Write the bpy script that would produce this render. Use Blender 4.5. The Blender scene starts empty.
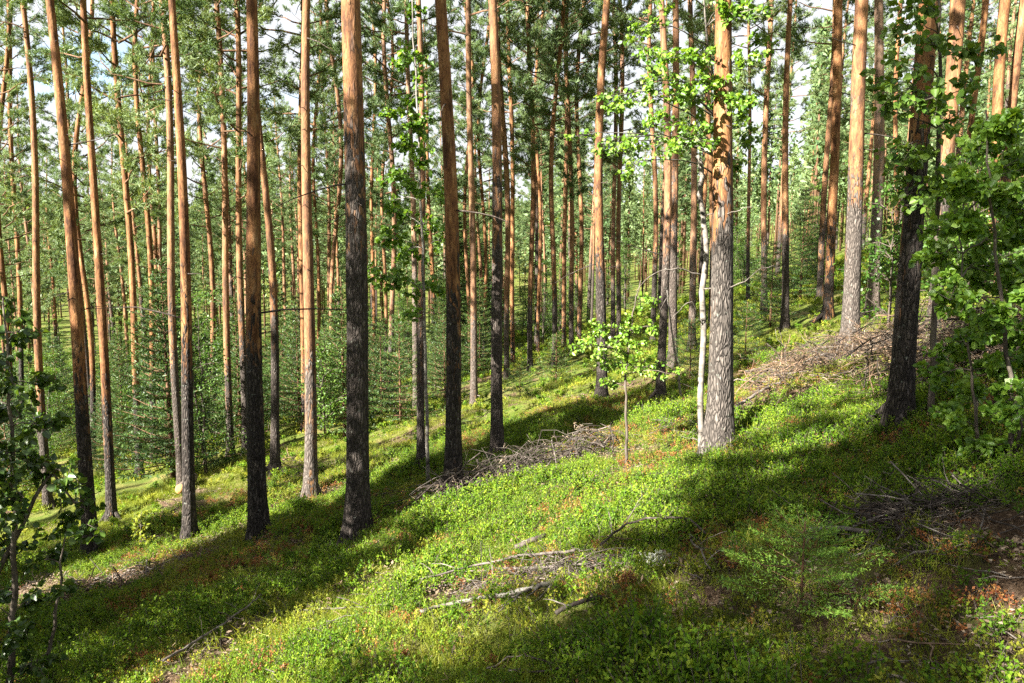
import bpy, math, random
import numpy as np
from mathutils import Vector, Matrix, Quaternion

rng = np.random.default_rng(7)
random.seed(7)
sc = bpy.context.scene
COL = sc.collection
R = math.radians

# ------------------------------------------------------------------ noise and ground
_perm = np.random.default_rng(99).random((256, 256))
def vnoise(x, y):
    x = np.asarray(x, float); y = np.asarray(y, float)
    xi = np.floor(x).astype(int); yi = np.floor(y).astype(int)
    fx = x - xi; fy = y - yi
    fx = fx*fx*(3-2*fx); fy = fy*fy*(3-2*fy)
    g = lambda a, b: _perm[a & 255, b & 255]
    return ((g(xi, yi)*(1-fx) + g(xi+1, yi)*fx)*(1-fy) + (g(xi, yi+1)*(1-fx) + g(xi+1, yi+1)*fx)*fy)
def fbm(x, y, o=3):
    s = 0; a = 1; t = 0
    for i in range(o):
        s = s + a*vnoise(x*2**i + 13.7*i, y*2**i + 5.1*i); t += a; a *= .5
    return s/t
def h0(x, y):
    x = np.asarray(x, float); y = np.asarray(y, float)
    p = -.1 + .3*x - .115*y
    z = np.where(p < 0, -12*(1-np.exp(np.minimum(p, 0)/12)), 16*(1-np.exp(-np.maximum(p, 0)/16)))
    r = np.hypot(x, y)
    t = np.clip((r-140)/360, 0, 1)
    return z + 24*t*t*(3-2*t)
def h(x, y):
    x = np.asarray(x, float); y = np.asarray(y, float)
    r = np.hypot(x, y)
    near = np.clip(r/3, .3, 1)
    b = (fbm(x*.28+3, y*.28+9, 2)-.5)*.42*near + (fbm(x*1.15, y*1.15, 3)-.5)*.32
    b = b - .0
    return h0(x, y) + b
# ------------------------------------------------------------------ camera
F = 740.0
TILT = math.atan(96/F)
EYE = Vector((0, 0, 1.6))
ct, st = math.cos(TILT), math.sin(TILT)
def ray(px, py):
    cx = (px-512)/F; cy = -(py-341.5)/F
    return Vector((cx, ct + cy*st, -st + cy*ct))
def at_depth(px, py, Y):                 # the point of that line of sight at world distance Y ahead
    d = ray(px, py); return EYE + d*(Y/d.y)
def on_ground(px, py):
    d = ray(px, py); t = np.linspace(.8, 120, 6000)
    X = EYE.x + d.x*t; Y = EYE.y + d.y*t; Z = EYE.z + d.z*t
    b = np.nonzero(Z < h(X, Y))[0]
    k = b[0] if len(b) else len(t)-1
    return Vector((X[k], Y[k], float(h(X[k], Y[k]))))
def ground_at(px, Y):                    # ground point at distance Y in the column of that pixel
    x = (px-512)/F*Y*(1/ct)
    for _ in range(4):
        z = float(h(x, Y)); dep = Y*ct - (z-EYE.z)*st; x = (px-512)/F*dep
    return Vector((x, Y, float(h(x, Y))))
def depth_of(p): return p.y*ct - (p.z-EYE.z)*st

# ------------------------------------------------------------------ mesh building
class MB:
    def __init__(s): s.v = []; s.q = []; s.t = []; s.qm = []; s.tm = []; s.n = 0
    def add(s, v, q=None, t=None, m=0):
        v = np.asarray(v, float).reshape(-1, 3)
        if q is not None and len(q): q = np.asarray(q).reshape(-1, 4); s.q.append(q+s.n); s.qm.append(np.full(len(q), m))
        if t is not None and len(t): t = np.asarray(t).reshape(-1, 3); s.t.append(t+s.n); s.tm.append(np.full(len(t), m))
        s.v.append(v); s.n += len(v)
    def tube(s, P, r, n=6, m=0, cap=True):
        P = np.asarray(P, float); k = len(P); r = np.broadcast_to(np.asarray(r, float), (k,))
        T = np.gradient(P, axis=0); T /= np.linalg.norm(T, axis=1, keepdims=True)+1e-9
        a = np.array([0, 0, 1.]) if abs(T[0, 2]) < .8 else np.array([1., 0, 0])
        U = np.cross(T, a); U /= np.linalg.norm(U, axis=1, keepdims=True)+1e-9
        W = np.cross(T, U)
        th = np.arange(n)*2*math.pi/n
        v = P[:, None]+r[:, None, None]*(np.cos(th)[None, :, None]*U[:, None]+np.sin(th)[None, :, None]*W[:, None])
        i = np.arange(k-1)[:, None]*n; j = np.arange(n)[None]; jn = (j+1) % n
        q = np.stack([i+j, i+jn, i+n+jn, i+n+j], -1).reshape(-1, 4)
        v = v.reshape(-1, 3); t = None
        if cap:
            v = np.vstack([v, P[0], P[-1]]); c0 = k*n; c1 = c0+1; jj = np.arange(n); b = (k-1)*n
            t = np.vstack([np.stack([np.full(n, c0), (jj+1) % n, jj], 1), np.stack([np.full(n, c1), b+jj, b+(jj+1) % n], 1)])
        s.add(v, q, t, m)
    def leaves(s, P, D, N, L, W, m=0, kind='round', fold=.18):
        P = np.asarray(P, float); n = len(P)
        if n == 0: return
        D = D/(np.linalg.norm(D, axis=1, keepdims=True)+1e-9)
        S = np.cross(D, N); S /= np.linalg.norm(S, axis=1, keepdims=True)+1e-9
        N = np.cross(S, D)
        L = np.broadcast_to(L, (n,)); W = np.broadcast_to(W, (n,))
        if kind == 'round': tp = [(0, 0, 0), (.22, .40, 1), (.60, .42, 1), (1, 0, -.5), (.60, -.42, 1), (.22, -.40, 1)]
        elif kind == 'kite': tp = [(0, 0, 0), (.42, .5, 1), (1, 0, 0), (.42, -.5, 1)]
        else: tp = [(0, .5, 0), (0, -.5, 0), (1, 0, 0)]
        tp = np.array(tp)
        if kind == 'round': fold = fold*rng.uniform(-.5, 2.6, n)
        v = (P[:, None]+D[:, None]*(tp[None, :, 0, None]*L[:, None, None])+S[:, None]*(tp[None, :, 1, None]*W[:, None, None])
             + N[:, None]*(tp[None, :, 2, None]*(W*fold*np.ones(n))[:, None, None]))
        k = len(tp); b = np.arange(n)[:, None]*k
        if kind == 'round': s.add(v, np.concatenate([b+np.array([0, 1, 2, 3]), b+np.array([0, 3, 4, 5])]), None, m)
        elif kind == 'kite': s.add(v, b+np.array([0, 1, 2, 3]), None, m)
        else: s.add(v, None, b+np.array([0, 1, 2]), m)
    def mesh(s, name, mats, smooth=False):
        me = bpy.data.meshes.new(name)
        v = np.vstack(s.v) if s.v else np.zeros((0, 3))
        q = np.vstack(s.q) if s.q else np.zeros((0, 4), int); t = np.vstack(s.t) if s.t else np.zeros((0, 3), int)
        me.vertices.add(len(v)); me.vertices.foreach_set('co', v.astype(np.float32).ravel())
        nl = q.size+t.size; me.loops.add(nl)
        me.loops.foreach_set('vertex_index', np.concatenate([q.ravel(), t.ravel()]).astype(np.int32))
        npoly = len(q)+len(t); me.polygons.add(npoly)
        me.polygons.foreach_set('loop_start', np.concatenate([np.arange(len(q))*4, q.size+np.arange(len(t))*3]).astype(np.int32))
        mi = np.concatenate([*(s.qm or [np.zeros(0)]), *(s.tm or [np.zeros(0)])]).astype(np.int32)
        me.polygons.foreach_set('material_index', mi)
        if smooth: me.polygons.foreach_set('use_smooth', np.ones(npoly, bool))
        for m in mats: me.materials.append(m)
        me.update(calc_edges=True)
        return me
def link(name, me, parent=None, loc=None):
    o = bpy.data.objects.new(name, me); COL.objects.link(o)
    if parent is not None: o.parent = parent
    if loc is not None: o.location = loc
    return o
def tag(o, label=None, cat=None, group=None, kind=None):
    if label: o['label'] = label
    if cat: o['category'] = cat
    if group: o['group'] = group
    if kind: o['kind'] = kind
    return o
def empty(name, loc, label, cat, group=None):
    o = bpy.data.objects.new(name, None); COL.objects.link(o); o.location = loc; o.empty_display_size = .2
    return tag(o, label, cat, group)
def unit(v): return v/(np.linalg.norm(v, axis=-1, keepdims=True)+1e-9)
def rdir(n, g=rng): return unit(g.normal(size=(n, 3)))

# ------------------------------------------------------------------ materials
def newmat(name):
    m = bpy.data.materials.new(name); m.use_nodes = True; nt = m.node_tree
    for n in list(nt.nodes): nt.nodes.remove(n)
    return m, nt
def nd(nt, t, **kw):
    n = nt.nodes.new(t)
    for k, v in kw.items():
        if k.startswith('i_'):
            key = k[2:]; n.inputs[int(key) if key.isdigit() else key.replace('_', ' ')].default_value = v
        else: setattr(n, k, v)
    return n
def ramp(nt, stops, fac=None, interp='LINEAR'):
    r = nt.nodes.new('ShaderNodeValToRGB'); r.color_ramp.interpolation = interp; e = r.color_ramp.elements
    while len(e) < len(stops): e.new(.5)
    for i, (p, c) in enumerate(stops):
        e[i].position = p; e[i].color = (*c, 1) if len(c) == 3 else c
    if fac is not None: nt.links.new(fac, r.inputs[0])
    return r
def mathn(nt, op, a, b=None, clamp=False):
    n = nt.nodes.new('ShaderNodeMath'); n.operation = op; n.use_clamp = clamp
    for i, v in enumerate((a, b)):
        if v is None: continue
        if isinstance(v, (int, float)): n.inputs[i].default_value = v
        else: nt.links.new(v, n.inputs[i])
    return n.outputs[0]
def mixc(nt, fac, a, b, blend='MIX'):
    n = nt.nodes.new('ShaderNodeMix'); n.data_type = 'RGBA'; n.blend_type = blend
    for s, v in ((0, fac), (6, a), (7, b)):
        if isinstance(v, (int, float)): n.inputs[s].default_value = v
        elif isinstance(v, tuple): n.inputs[s].default_value = (*v, 1)
        else: nt.links.new(v, n.inputs[s])
    return n.outputs[2]
def leaf_mat(name, cols, trans=.3, rough=.5, spec=.3, tcol=None, inst=.5):
    m, nt = newmat(name); L = nt.links.new
    geo = nd(nt, 'ShaderNodeNewGeometry'); oi = nd(nt, 'ShaderNodeObjectInfo')
    f = mathn(nt, 'ADD', mathn(nt, 'MULTIPLY', geo.outputs['Random Per Island'], 1-inst), mathn(nt, 'MULTIPLY', oi.outputs['Random'], inst))
    n = len(cols); r = ramp(nt, [(.12+.76*i/max(1, n-1), c) for i, c in enumerate(cols)], f)
    bs = nd(nt, 'ShaderNodeBsdfPrincipled', i_Roughness=rough); bs.inputs['Specular IOR Level'].default_value = spec
    L(r.outputs[0], bs.inputs['Base Color'])
    out = nd(nt, 'ShaderNodeOutputMaterial')
    if trans > 0:
        tr = nd(nt, 'ShaderNodeBsdfTranslucent'); mx = nd(nt, 'ShaderNodeMixShader', i_0=trans)
        tc = mixc(nt, 1.0, r.outputs[0], tcol or (1.5, 1.35, .5), 'MULTIPLY')
        L(tc, tr.inputs[0]); L(bs.outputs[0], mx.inputs[1]); L(tr.outputs[0], mx.inputs[2]); L(mx.outputs[0], out.inputs[0])
    else: L(bs.outputs[0], out.inputs[0])
    return m
def wood_mat(name, cols, scale=(6, 6, 1.5), rough=.85, bump=.4, dist=.01, inst=0.0):
    m, nt = newmat(name); L = nt.links.new
    tc = nd(nt, 'ShaderNodeTexCoord'); mp = nd(nt, 'ShaderNodeMapping'); mp.inputs['Scale'].default_value = scale
    L(tc.outputs['Object'], mp.inputs[0])
    no = nd(nt, 'ShaderNodeTexNoise', i_Scale=4.0, i_Detail=6.0, i_Roughness=.65); L(mp.outputs[0], no.inputs['Vector'])
    n = len(cols); r = ramp(nt, [(.32+.36*i/max(1, n-1), c) for i, c in enumerate(cols)], no.outputs[0])
    bs = nd(nt, 'ShaderNodeBsdfPrincipled', i_Roughness=rough); bs.inputs['Specular IOR Level'].default_value = .15
    L(r.outputs[0], bs.inputs['Base Color'])
    bp = nd(nt, 'ShaderNodeBump', i_Strength=bump, i_Distance=dist); L(no.outputs[0], bp.inputs['Height']); L(bp.outputs[0], bs.inputs['Normal'])
    out = nd(nt, 'ShaderNodeOutputMaterial'); L(bs.outputs[0], out.inputs[0])
    return m
def pine_bark():
    m, nt = newmat('pine_bark'); L = nt.links.new
    tc = nd(nt, 'ShaderNodeTexCoord'); oi = nd(nt, 'ShaderNodeObjectInfo'); sep = nd(nt, 'ShaderNodeSeparateColor')
    L(oi.outputs['Color'], sep.inputs[0])
    sx = nd(nt, 'ShaderNodeSeparateXYZ'); L(tc.outputs['Object'], sx.inputs[0])
    mp = nd(nt, 'ShaderNodeMapping'); mp.inputs['Scale'].default_value = (1, 1, .24); L(tc.outputs['Object'], mp.inputs[0])
    wob = nd(nt, 'ShaderNodeTexNoise', i_Scale=9.0, i_Detail=3.0); L(mp.outputs[0], wob.inputs['Vector'])
    va = nd(nt, 'ShaderNodeVectorMath', operation='MULTIPLY_ADD'); L(wob.outputs['Color'], va.inputs[0]); va.inputs[1].default_value = (.11, .11, .10); L(mp.outputs[0], va.inputs[2])
    vo = nd(nt, 'ShaderNodeTexVoronoi', feature='DISTANCE_TO_EDGE', i_Scale=44.0); L(va.outputs[0], vo.inputs['Vector'])
    vc = nd(nt, 'ShaderNodeTexVoronoi', feature='F1', i_Scale=44.0); L(va.outputs[0], vc.inputs['Vector'])
    fine = nd(nt, 'ShaderNodeTexNoise', i_Scale=38.0, i_Detail=5.0, i_Roughness=.7); L(mp.outputs[0], fine.inputs['Vector'])
    big = nd(nt, 'ShaderNodeTexNoise', i_Scale=3.2, i_Detail=4.0, i_Roughness=.6); L(mp.outputs[0], big.inputs['Vector'])
    crack = ramp(nt, [(.0, (.12, .12, .12)), (.10, (.5, .5, .5)), (.34, (1, 1, 1))], vo.outputs[0])
    scv = nd(nt, 'ShaderNodeSeparateColor'); L(vc.outputs['Color'], scv.inputs[0])
    # old bark: grey brown plates with dark furrows
    plate = ramp(nt, [(.28, (.018, .0145, .013)), (.48, (.045, .036, .031)), (.72, (.105, .088, .075))], mathn(nt, 'ADD', mathn(nt, 'MULTIPLY', fine.outputs[0], .7), mathn(nt, 'MULTIPLY', scv.outputs[0], .3)))
    old = mixc(nt, crack.outputs[0], (.010, .008, .007), plate.outputs[0])
    old = mixc(nt, mathn(nt, 'MULTIPLY', sep.outputs[2], crack.outputs[0]), old, mixc(nt, fine.outputs[0], (.10, .085, .072), (.24, .21, .185)))
    # young bark: thin orange flakes
    fl = nd(nt, 'ShaderNodeTexNoise', i_Scale=14.0, i_Detail=6.0, i_Roughness=.72); L(mp.outputs[0], fl.inputs['Vector'])
    young = ramp(nt, [(.30, (.040, .022, .014)), (.40, (.12, .051, .022)), (.54, (.215, .104, .042)), (.70, (.31, .195, .10))], fl.outputs[0])
    crk2 = ramp(nt, [(.0, (.35, .30, .28)), (.07, (1, 1, 1))], vo.outputs[0])
    blot = nd(nt, 'ShaderNodeTexNoise', i_Scale=7.0, i_Detail=5.0, i_Roughness=.7); L(va.outputs[0], blot.inputs['Vector'])
    bl = ramp(nt, [(.37, (.20, .16, .15)), (.46, (.8, .78, .78)), (.62, (1.3, 1.3, 1.25))], blot.outputs[0])
    yng = mixc(nt, .8, mixc(nt, .75, young.outputs[0], crk2.outputs[0], 'MULTIPLY'), bl.outputs[0], 'MULTIPLY')
    # ragged change of bark with height; G of the object colour says how red or grey the upper bark is
    d = mathn(nt, 'SUBTRACT', sx.outputs[2], mathn(nt, 'MULTIPLY', sep.outputs[0], 20.0))
    t = mathn(nt, 'ADD', mathn(nt, 'DIVIDE', d, 2.6), mathn(nt, 'MULTIPLY', mathn(nt, 'SUBTRACT', big.outputs[0], .5), 2.6))
    t = mathn(nt, 'ADD', t, mathn(nt, 'MULTIPLY', mathn(nt, 'SUBTRACT', scv.outputs[1], .5), .7))
    tr = ramp(nt, [(.35, (0, 0, 0)), (.65, (1, 1, 1))], mathn(nt, 'ADD', t, .5, True))
    col = mixc(nt, tr.outputs[0], old, yng)
    grey = mixc(nt, mathn(nt, 'MULTIPLY', sep.outputs[1], .8), col, (.18, .135, .108))
    lich = nd(nt, 'ShaderNodeTexNoise', i_Scale=26.0, i_Detail=3.0); L(tc.outputs['Object'], lich.inputs['Vector'])
    lm = ramp(nt, [(.66, (0, 0, 0)), (.70, (1, 1, 1))], lich.outputs[0])
    lf = mathn(nt, 'MULTIPLY', lm.outputs[0], mathn(nt, 'MULTIPLY', mathn(nt, 'SUBTRACT', 1.0, tr.outputs[0]), .6))
    grey = mixc(nt, lf, grey, (.19, .20, .17))
    bs = nd(nt, 'ShaderNodeBsdfPrincipled', i_Roughness=.82); bs.inputs['Specular IOR Level'].default_value = .18
    L(grey, bs.inputs['Base Color'])
    hgt = mathn(nt, 'ADD', mathn(nt, 'MULTIPLY', crack.outputs[0], mathn(nt, 'SUBTRACT', 1.1, tr.outputs[0])), mathn(nt, 'MULTIPLY', fine.outputs[0], .35))
    bp = nd(nt, 'ShaderNodeBump', i_Strength=.9, i_Distance=.018); L(hgt, bp.inputs['Height']); L(bp.outputs[0], bs.inputs['Normal'])
    out = nd(nt, 'ShaderNodeOutputMaterial'); L(bs.outputs[0], out.inputs[0])
    return m
def birch_bark(name='birch_bark', dark=.5):
    m, nt = newmat(name); L = nt.links.new
    tc = nd(nt, 'ShaderNodeTexCoord'); mp = nd(nt, 'ShaderNodeMapping'); mp.inputs['Scale'].default_value = (6, 6, 14); L(tc.outputs['Object'], mp.inputs[0])
    a = nd(nt, 'ShaderNodeTexNoise', i_Scale=1.6, i_Detail=5.0, i_Roughness=.7); L(mp.outputs[0], a.inputs['Vector'])
    b = nd(nt, 'ShaderNodeTexNoise', i_Scale=5.0, i_Detail=3.0); L(tc.outputs['Object'], b.inputs['Vector'])
    f = mathn(nt, 'ADD', mathn(nt, 'MULTIPLY', a.outputs[0], .6), mathn(nt, 'MULTIPLY', b.outputs[0], .4))
    r = ramp(nt, [(.40, (.022, .019, .016)), (.44+.12*dark, (.105, .092, .078)), (.70, (.26, .24, .21))], f)
    bs = nd(nt, 'ShaderNodeBsdfPrincipled', i_Roughness=.65); bs.inputs['Specular IOR Level'].default_value = .2
    L(r.outputs[0], bs.inputs['Base Color'])
    bp = nd(nt, 'ShaderNodeBump', i_Strength=.4, i_Distance=.006); L(f, bp.inputs['Height']); L(bp.outputs[0], bs.inputs['Normal'])
    out = nd(nt, 'ShaderNodeOutputMaterial'); L(bs.outputs[0], out.inputs[0])
    return m
def ground_mat():
    m, nt = newmat('forest_floor'); L = nt.links.new
    tc = nd(nt, 'ShaderNodeTexCoord')
    def noise(s, d=5.0, r=.6):
        n = nd(nt, 'ShaderNodeTexNoise', i_Scale=s, i_Detail=d, i_Roughness=r); L(tc.outputs['Object'], n.inputs['Vector']); return n.outputs[0]
    litter = ramp(nt, [(.3, (.022, .014, .009)), (.5, (.075, .047, .028)), (.68, (.17, .12, .083)), (.8, (.27, .22, .175))], noise(34, 6, .75))
    moss = ramp(nt, [(.3, (.028, .050, .008)), (.5, (.06, .085, .013)), (.7, (.13, .14, .024))], noise(22, 6, .7))
    pale = ramp(nt, [(.35, (.07, .065, .018)), (.65, (.17, .15, .05))], noise(30, 5, .7))
    g = mixc(nt, ramp(nt, [(.48, (0, 0, 0)), (.62, (1, 1, 1))], noise(.9, 4)).outputs[0], moss.outputs[0], pale.outputs[0])
    at = nd(nt, 'ShaderNodeAttribute', attribute_name='bare')
    f = mathn(nt, 'ADD', at.outputs['Fac'], mathn(nt, 'MULTIPLY', mathn(nt, 'SUBTRACT', noise(3.2, 6, .7), .56), 2.2))
    col = mixc(nt, ramp(nt, [(.25, (0, 0, 0)), (.55, (1, 1, 1))], f).outputs[0], g, litter.outputs[0])
    bs = nd(nt, 'ShaderNodeBsdfPrincipled', i_Roughness=.95); bs.inputs['Specular IOR Level'].default_value = .1
    L(col, bs.inputs['Base Color'])
    bp = nd(nt, 'ShaderNodeBump', i_Strength=.9, i_Distance=.03); L(noise(26, 7, .75), bp.inputs['Height']); L(bp.outputs[0], bs.inputs['Normal'])
    out = nd(nt, 'ShaderNodeOutputMaterial'); L(bs.outputs[0], out.inputs[0])
    return m
M = dict(
    bark=pine_bark(), birch=birch_bark(), snag=birch_bark('weathered_birch', .15), ground=ground_mat(),
    limb=wood_mat('limb_bark', [(.05, .03, .018), (.11, .06, .033), (.16, .10, .065)]),
    dead=wood_mat('dead_wood', [(.04, .034, .029), (.11, .092, .078), (.20, .18, .16)]),
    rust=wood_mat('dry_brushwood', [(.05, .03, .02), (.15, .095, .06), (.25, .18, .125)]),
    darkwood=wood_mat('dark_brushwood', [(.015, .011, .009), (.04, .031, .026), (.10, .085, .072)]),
    stem=wood_mat('sapling_bark', [(.03, .024, .018), (.075, .06, .048), (.14, .12, .095)]),
    cut=wood_mat('cut_wood', [(.35, .15, .05), (.50, .25, .09), (.60, .34, .15)]),
    needle=leaf_mat('pine_needles', [(.045, .085, .030), (.090, .145, .045), (.15, .20, .065)], .28, .45, .35, inst=.45),
    needle_far=leaf_mat('far_needles', [(.055, .10, .040), (.105, .16, .058), (.165, .215, .085)], .28, .5, .3, inst=.45),
    spruce=leaf_mat('spruce_needles', [(.016, .040, .012), (.038, .078, .016), (.085, .135, .024)], .2, .5, .3, inst=.35),
    birchleaf=leaf_mat('birch_leaves', [(.060, .135, .014), (.11, .21, .022), (.19, .30, .04)], .40, .42, .4, inst=.2),
    shadeleaf=leaf_mat('shade_darkened_aspen_leaves', [(.018, .045, .009), (.038, .078, .012), (.07, .115, .018)], .30, .38, .45, inst=.2),  # leaf colours lowered to paint in the shade on the left sapling
    bushleaf=leaf_mat('bush_leaves', [(.026, .068, .011), (.056, .118, .015), (.11, .18, .023)], .34, .48, .3, inst=.5),
    bil1=leaf_mat('bilberry_leaves', [(.036, .090, .007), (.092, .172, .011), (.19, .25, .020)], .35, .55, .12, inst=.5),
    bil2=leaf_mat('yellow_green_sprigs', [(.085, .13, .012), (.165, .195, .020), (.28, .27, .036)], .35, .55, .12, inst=.5),
    redl=leaf_mat('reddish_sprigs', [(.14, .04, .02), (.25, .10, .032), (.30, .19, .055)], .3, .55, .2, inst=.6),
    grass=leaf_mat('grass_blades', [(.08, .115, .010), (.15, .185, .016), (.24, .25, .035)], .33, .55, .2, inst=.6),
    dryg=leaf_mat('dry_litter', [(.07, .045, .026), (.17, .12, .078), (.28, .225, .165)], .1, .7, .15, inst=.5),
    lichen=leaf_mat('pale_lichen', [(.16, .17, .14), (.24, .25, .21), (.32, .33, .29)], .1, .8, .1),
)

# ------------------------------------------------------------------ bare ground: skid track and littered strips
def poly(pix): return [on_ground(*p) for p in pix]
BARE = [(poly([(-40, 600), (60, 592), (130, 582), (180, 560)]), .55), (poly([(210, 540), (262, 518), (330, 492), (390, 470)]), .28),
        (poly([(395, 520), (470, 490), (560, 462), (640, 452)]), .24), (poly([(735, 415), (775, 385), (830, 362)]), .4),
        (poly([(800, 395), (850, 380), (890, 370)]), .5), (poly([(840, 345), (880, 335), (930, 360)]), .5),
        (poly([(870, 520), (950, 520), (1040, 540)]), .16), (poly([(440, 590), (520, 585), (600, 575)]), .25), (poly([(560, 490), (640, 470)]), .25),
        (poly([(170, 683), (250, 622)]), .22), (poly([(930, 585), (1000, 590), (1080, 600)]), .13)]
def bare(x, y):
    x = np.asarray(x, float); y = np.asarray(y, float); b = np.zeros_like(x)
    for P, w in BARE:
        for a, c in zip(P[:-1], P[1:]):
            dx, dy = c.x-a.x, c.y-a.y; t = np.clip(((x-a.x)*dx+(y-a.y)*dy)/(dx*dx+dy*dy+1e-9), 0, 1)
            d = np.hypot(x-a.x-t*dx, y-a.y-t*dy)
            b = np.maximum(b, 1-np.clip((d/w-.4-.7*(vnoise(x*3.1, y*3.1)-.5))/.8, 0, 1))
    return np.maximum(b, np.clip((fbm(x*.85+71, y*.85+33, 3)-.63)*7, 0, .7)*(np.hypot(x, y) < 30))
REDS = [(poly([(300, 560), (390, 510), (450, 480)]), .55), (poly([(420, 545), (500, 530), (560, 520)]), .4), (poly([(230, 625), (300, 600), (350, 585)]), .3), (poly([(560, 500), (640, 470), (690, 460)]), .28), (poly([(600, 650), (680, 640)]), .22), (poly([(860, 400), (920, 440), (990, 440)]), .3), (poly([(930, 650), (1000, 640)]), .2)]
def reds(x, y):
    global BARE
    keep_ = BARE; BARE = REDS; b = bare(x, y); BARE = keep_; return b
nr, na = 330, 560
rr = np.concatenate([[0], .35*(1100/.35)**(np.linspace(0, 1, nr-1))])
aa = np.arange(na)*2*math.pi/na
GX = (rr[:, None]*np.sin(aa)).ravel(); GY = (rr[:, None]*np.cos(aa)).ravel()
micro = (fbm(GX*5, GY*5, 2)-.5)*.05*np.clip(1-np.hypot(GX, GY)/40, 0, 1)
gb = MB(); i = np.arange(nr-1)[:, None]*na; j = np.arange(na)[None]; jn = (j+1) % na
gb.add(np.stack([GX, GY, h(GX, GY)+micro-.012], 1), np.stack([i+j, i+na+j, i+na+jn, i+jn], -1).reshape(-1, 4)[:, ::-1])
gme = gb.mesh('ground', [M['ground']], True)
at_ = gme.attributes.new('bare', 'FLOAT', 'POINT'); at_.data.foreach_set('value', bare(GX, GY).astype(np.float32))
gme.flip_normals() if gme.polygons[5000].normal.z < 0 else None
tag(link('ground', gme), 'mossy sloping forest floor with brown litter', kind='structure')

# ------------------------------------------------------------------ scatter (stuff) with geometry nodes
def hidden(name, me): return bpy.data.objects.new(name, me)     # mesh source for stuff, never linked to the scene
def scatter(name, pts, rot, scl, var, sources, label):
    me = bpy.data.meshes.new(name); n = len(pts)
    me.vertices.add(n); me.vertices.foreach_set('co', np.asarray(pts, np.float32).ravel())
    a = me.attributes.new('rot', 'FLOAT_VECTOR', 'POINT'); a.data.foreach_set('vector', np.asarray(rot, np.float32).ravel())
    a = me.attributes.new('scl', 'FLOAT', 'POINT'); a.data.foreach_set('value', np.asarray(scl, np.float32))
    a = me.attributes.new('var', 'INT', 'POINT'); a.data.foreach_set('value', np.asarray(var, np.int32))
    o = tag(link(name, me), label, kind='stuff')
    ng = bpy.data.node_groups.new(name+'_nodes', 'GeometryNodeTree')
    ng.interface.new_socket('Geometry', in_out='INPUT', socket_type='NodeSocketGeometry')
    ng.interface.new_socket('Geometry', in_out='OUTPUT', socket_type='NodeSocketGeometry')
    gi = ng.nodes.new('NodeGroupInput'); go = ng.nodes.new('NodeGroupOutput'); L = ng.links.new
    def named(t, nm):
        q = ng.nodes.new('GeometryNodeInputNamedAttribute'); q.data_type = t; q.inputs['Name'].default_value = nm
        return next(s for s in q.outputs if s.enabled and s.name == 'Attribute')
    e2r = ng.nodes.new('FunctionNodeEulerToRotation'); L(named('FLOAT_VECTOR', 'rot'), e2r.inputs[0])
    sa = named('FLOAT', 'scl'); va = named('INT', 'var'); jg = ng.nodes.new('GeometryNodeJoinGeometry')
    for k, s in enumerate(sources):
        oi = ng.nodes.new('GeometryNodeObjectInfo'); oi.inputs['Object'].default_value = s; oi.inputs['As Instance'].default_value = True
        cmpn = ng.nodes.new('FunctionNodeCompare'); cmpn.data_type = 'INT'; cmpn.operation = 'EQUAL'
        ins = [x for x in cmpn.inputs if x.enabled]
        L(va, ins[0]); ins[1].default_value = k
        ip = ng.nodes.new('GeometryNodeInstanceOnPoints')
        L(gi.outputs[0], ip.inputs['Points']); L(cmpn.outputs[0], ip.inputs['Selection']); L(oi.outputs['Geometry'], ip.inputs['Instance'])
        L(e2r.outputs[0], ip.inputs['Rotation']); L(sa, ip.inputs['Scale']); L(ip.outputs[0], jg.inputs[0])
    L(jg.outputs[0], go.inputs[0])
    md = o.modifiers.new('scatter', 'NODES'); md.node_group = ng
    return o

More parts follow.
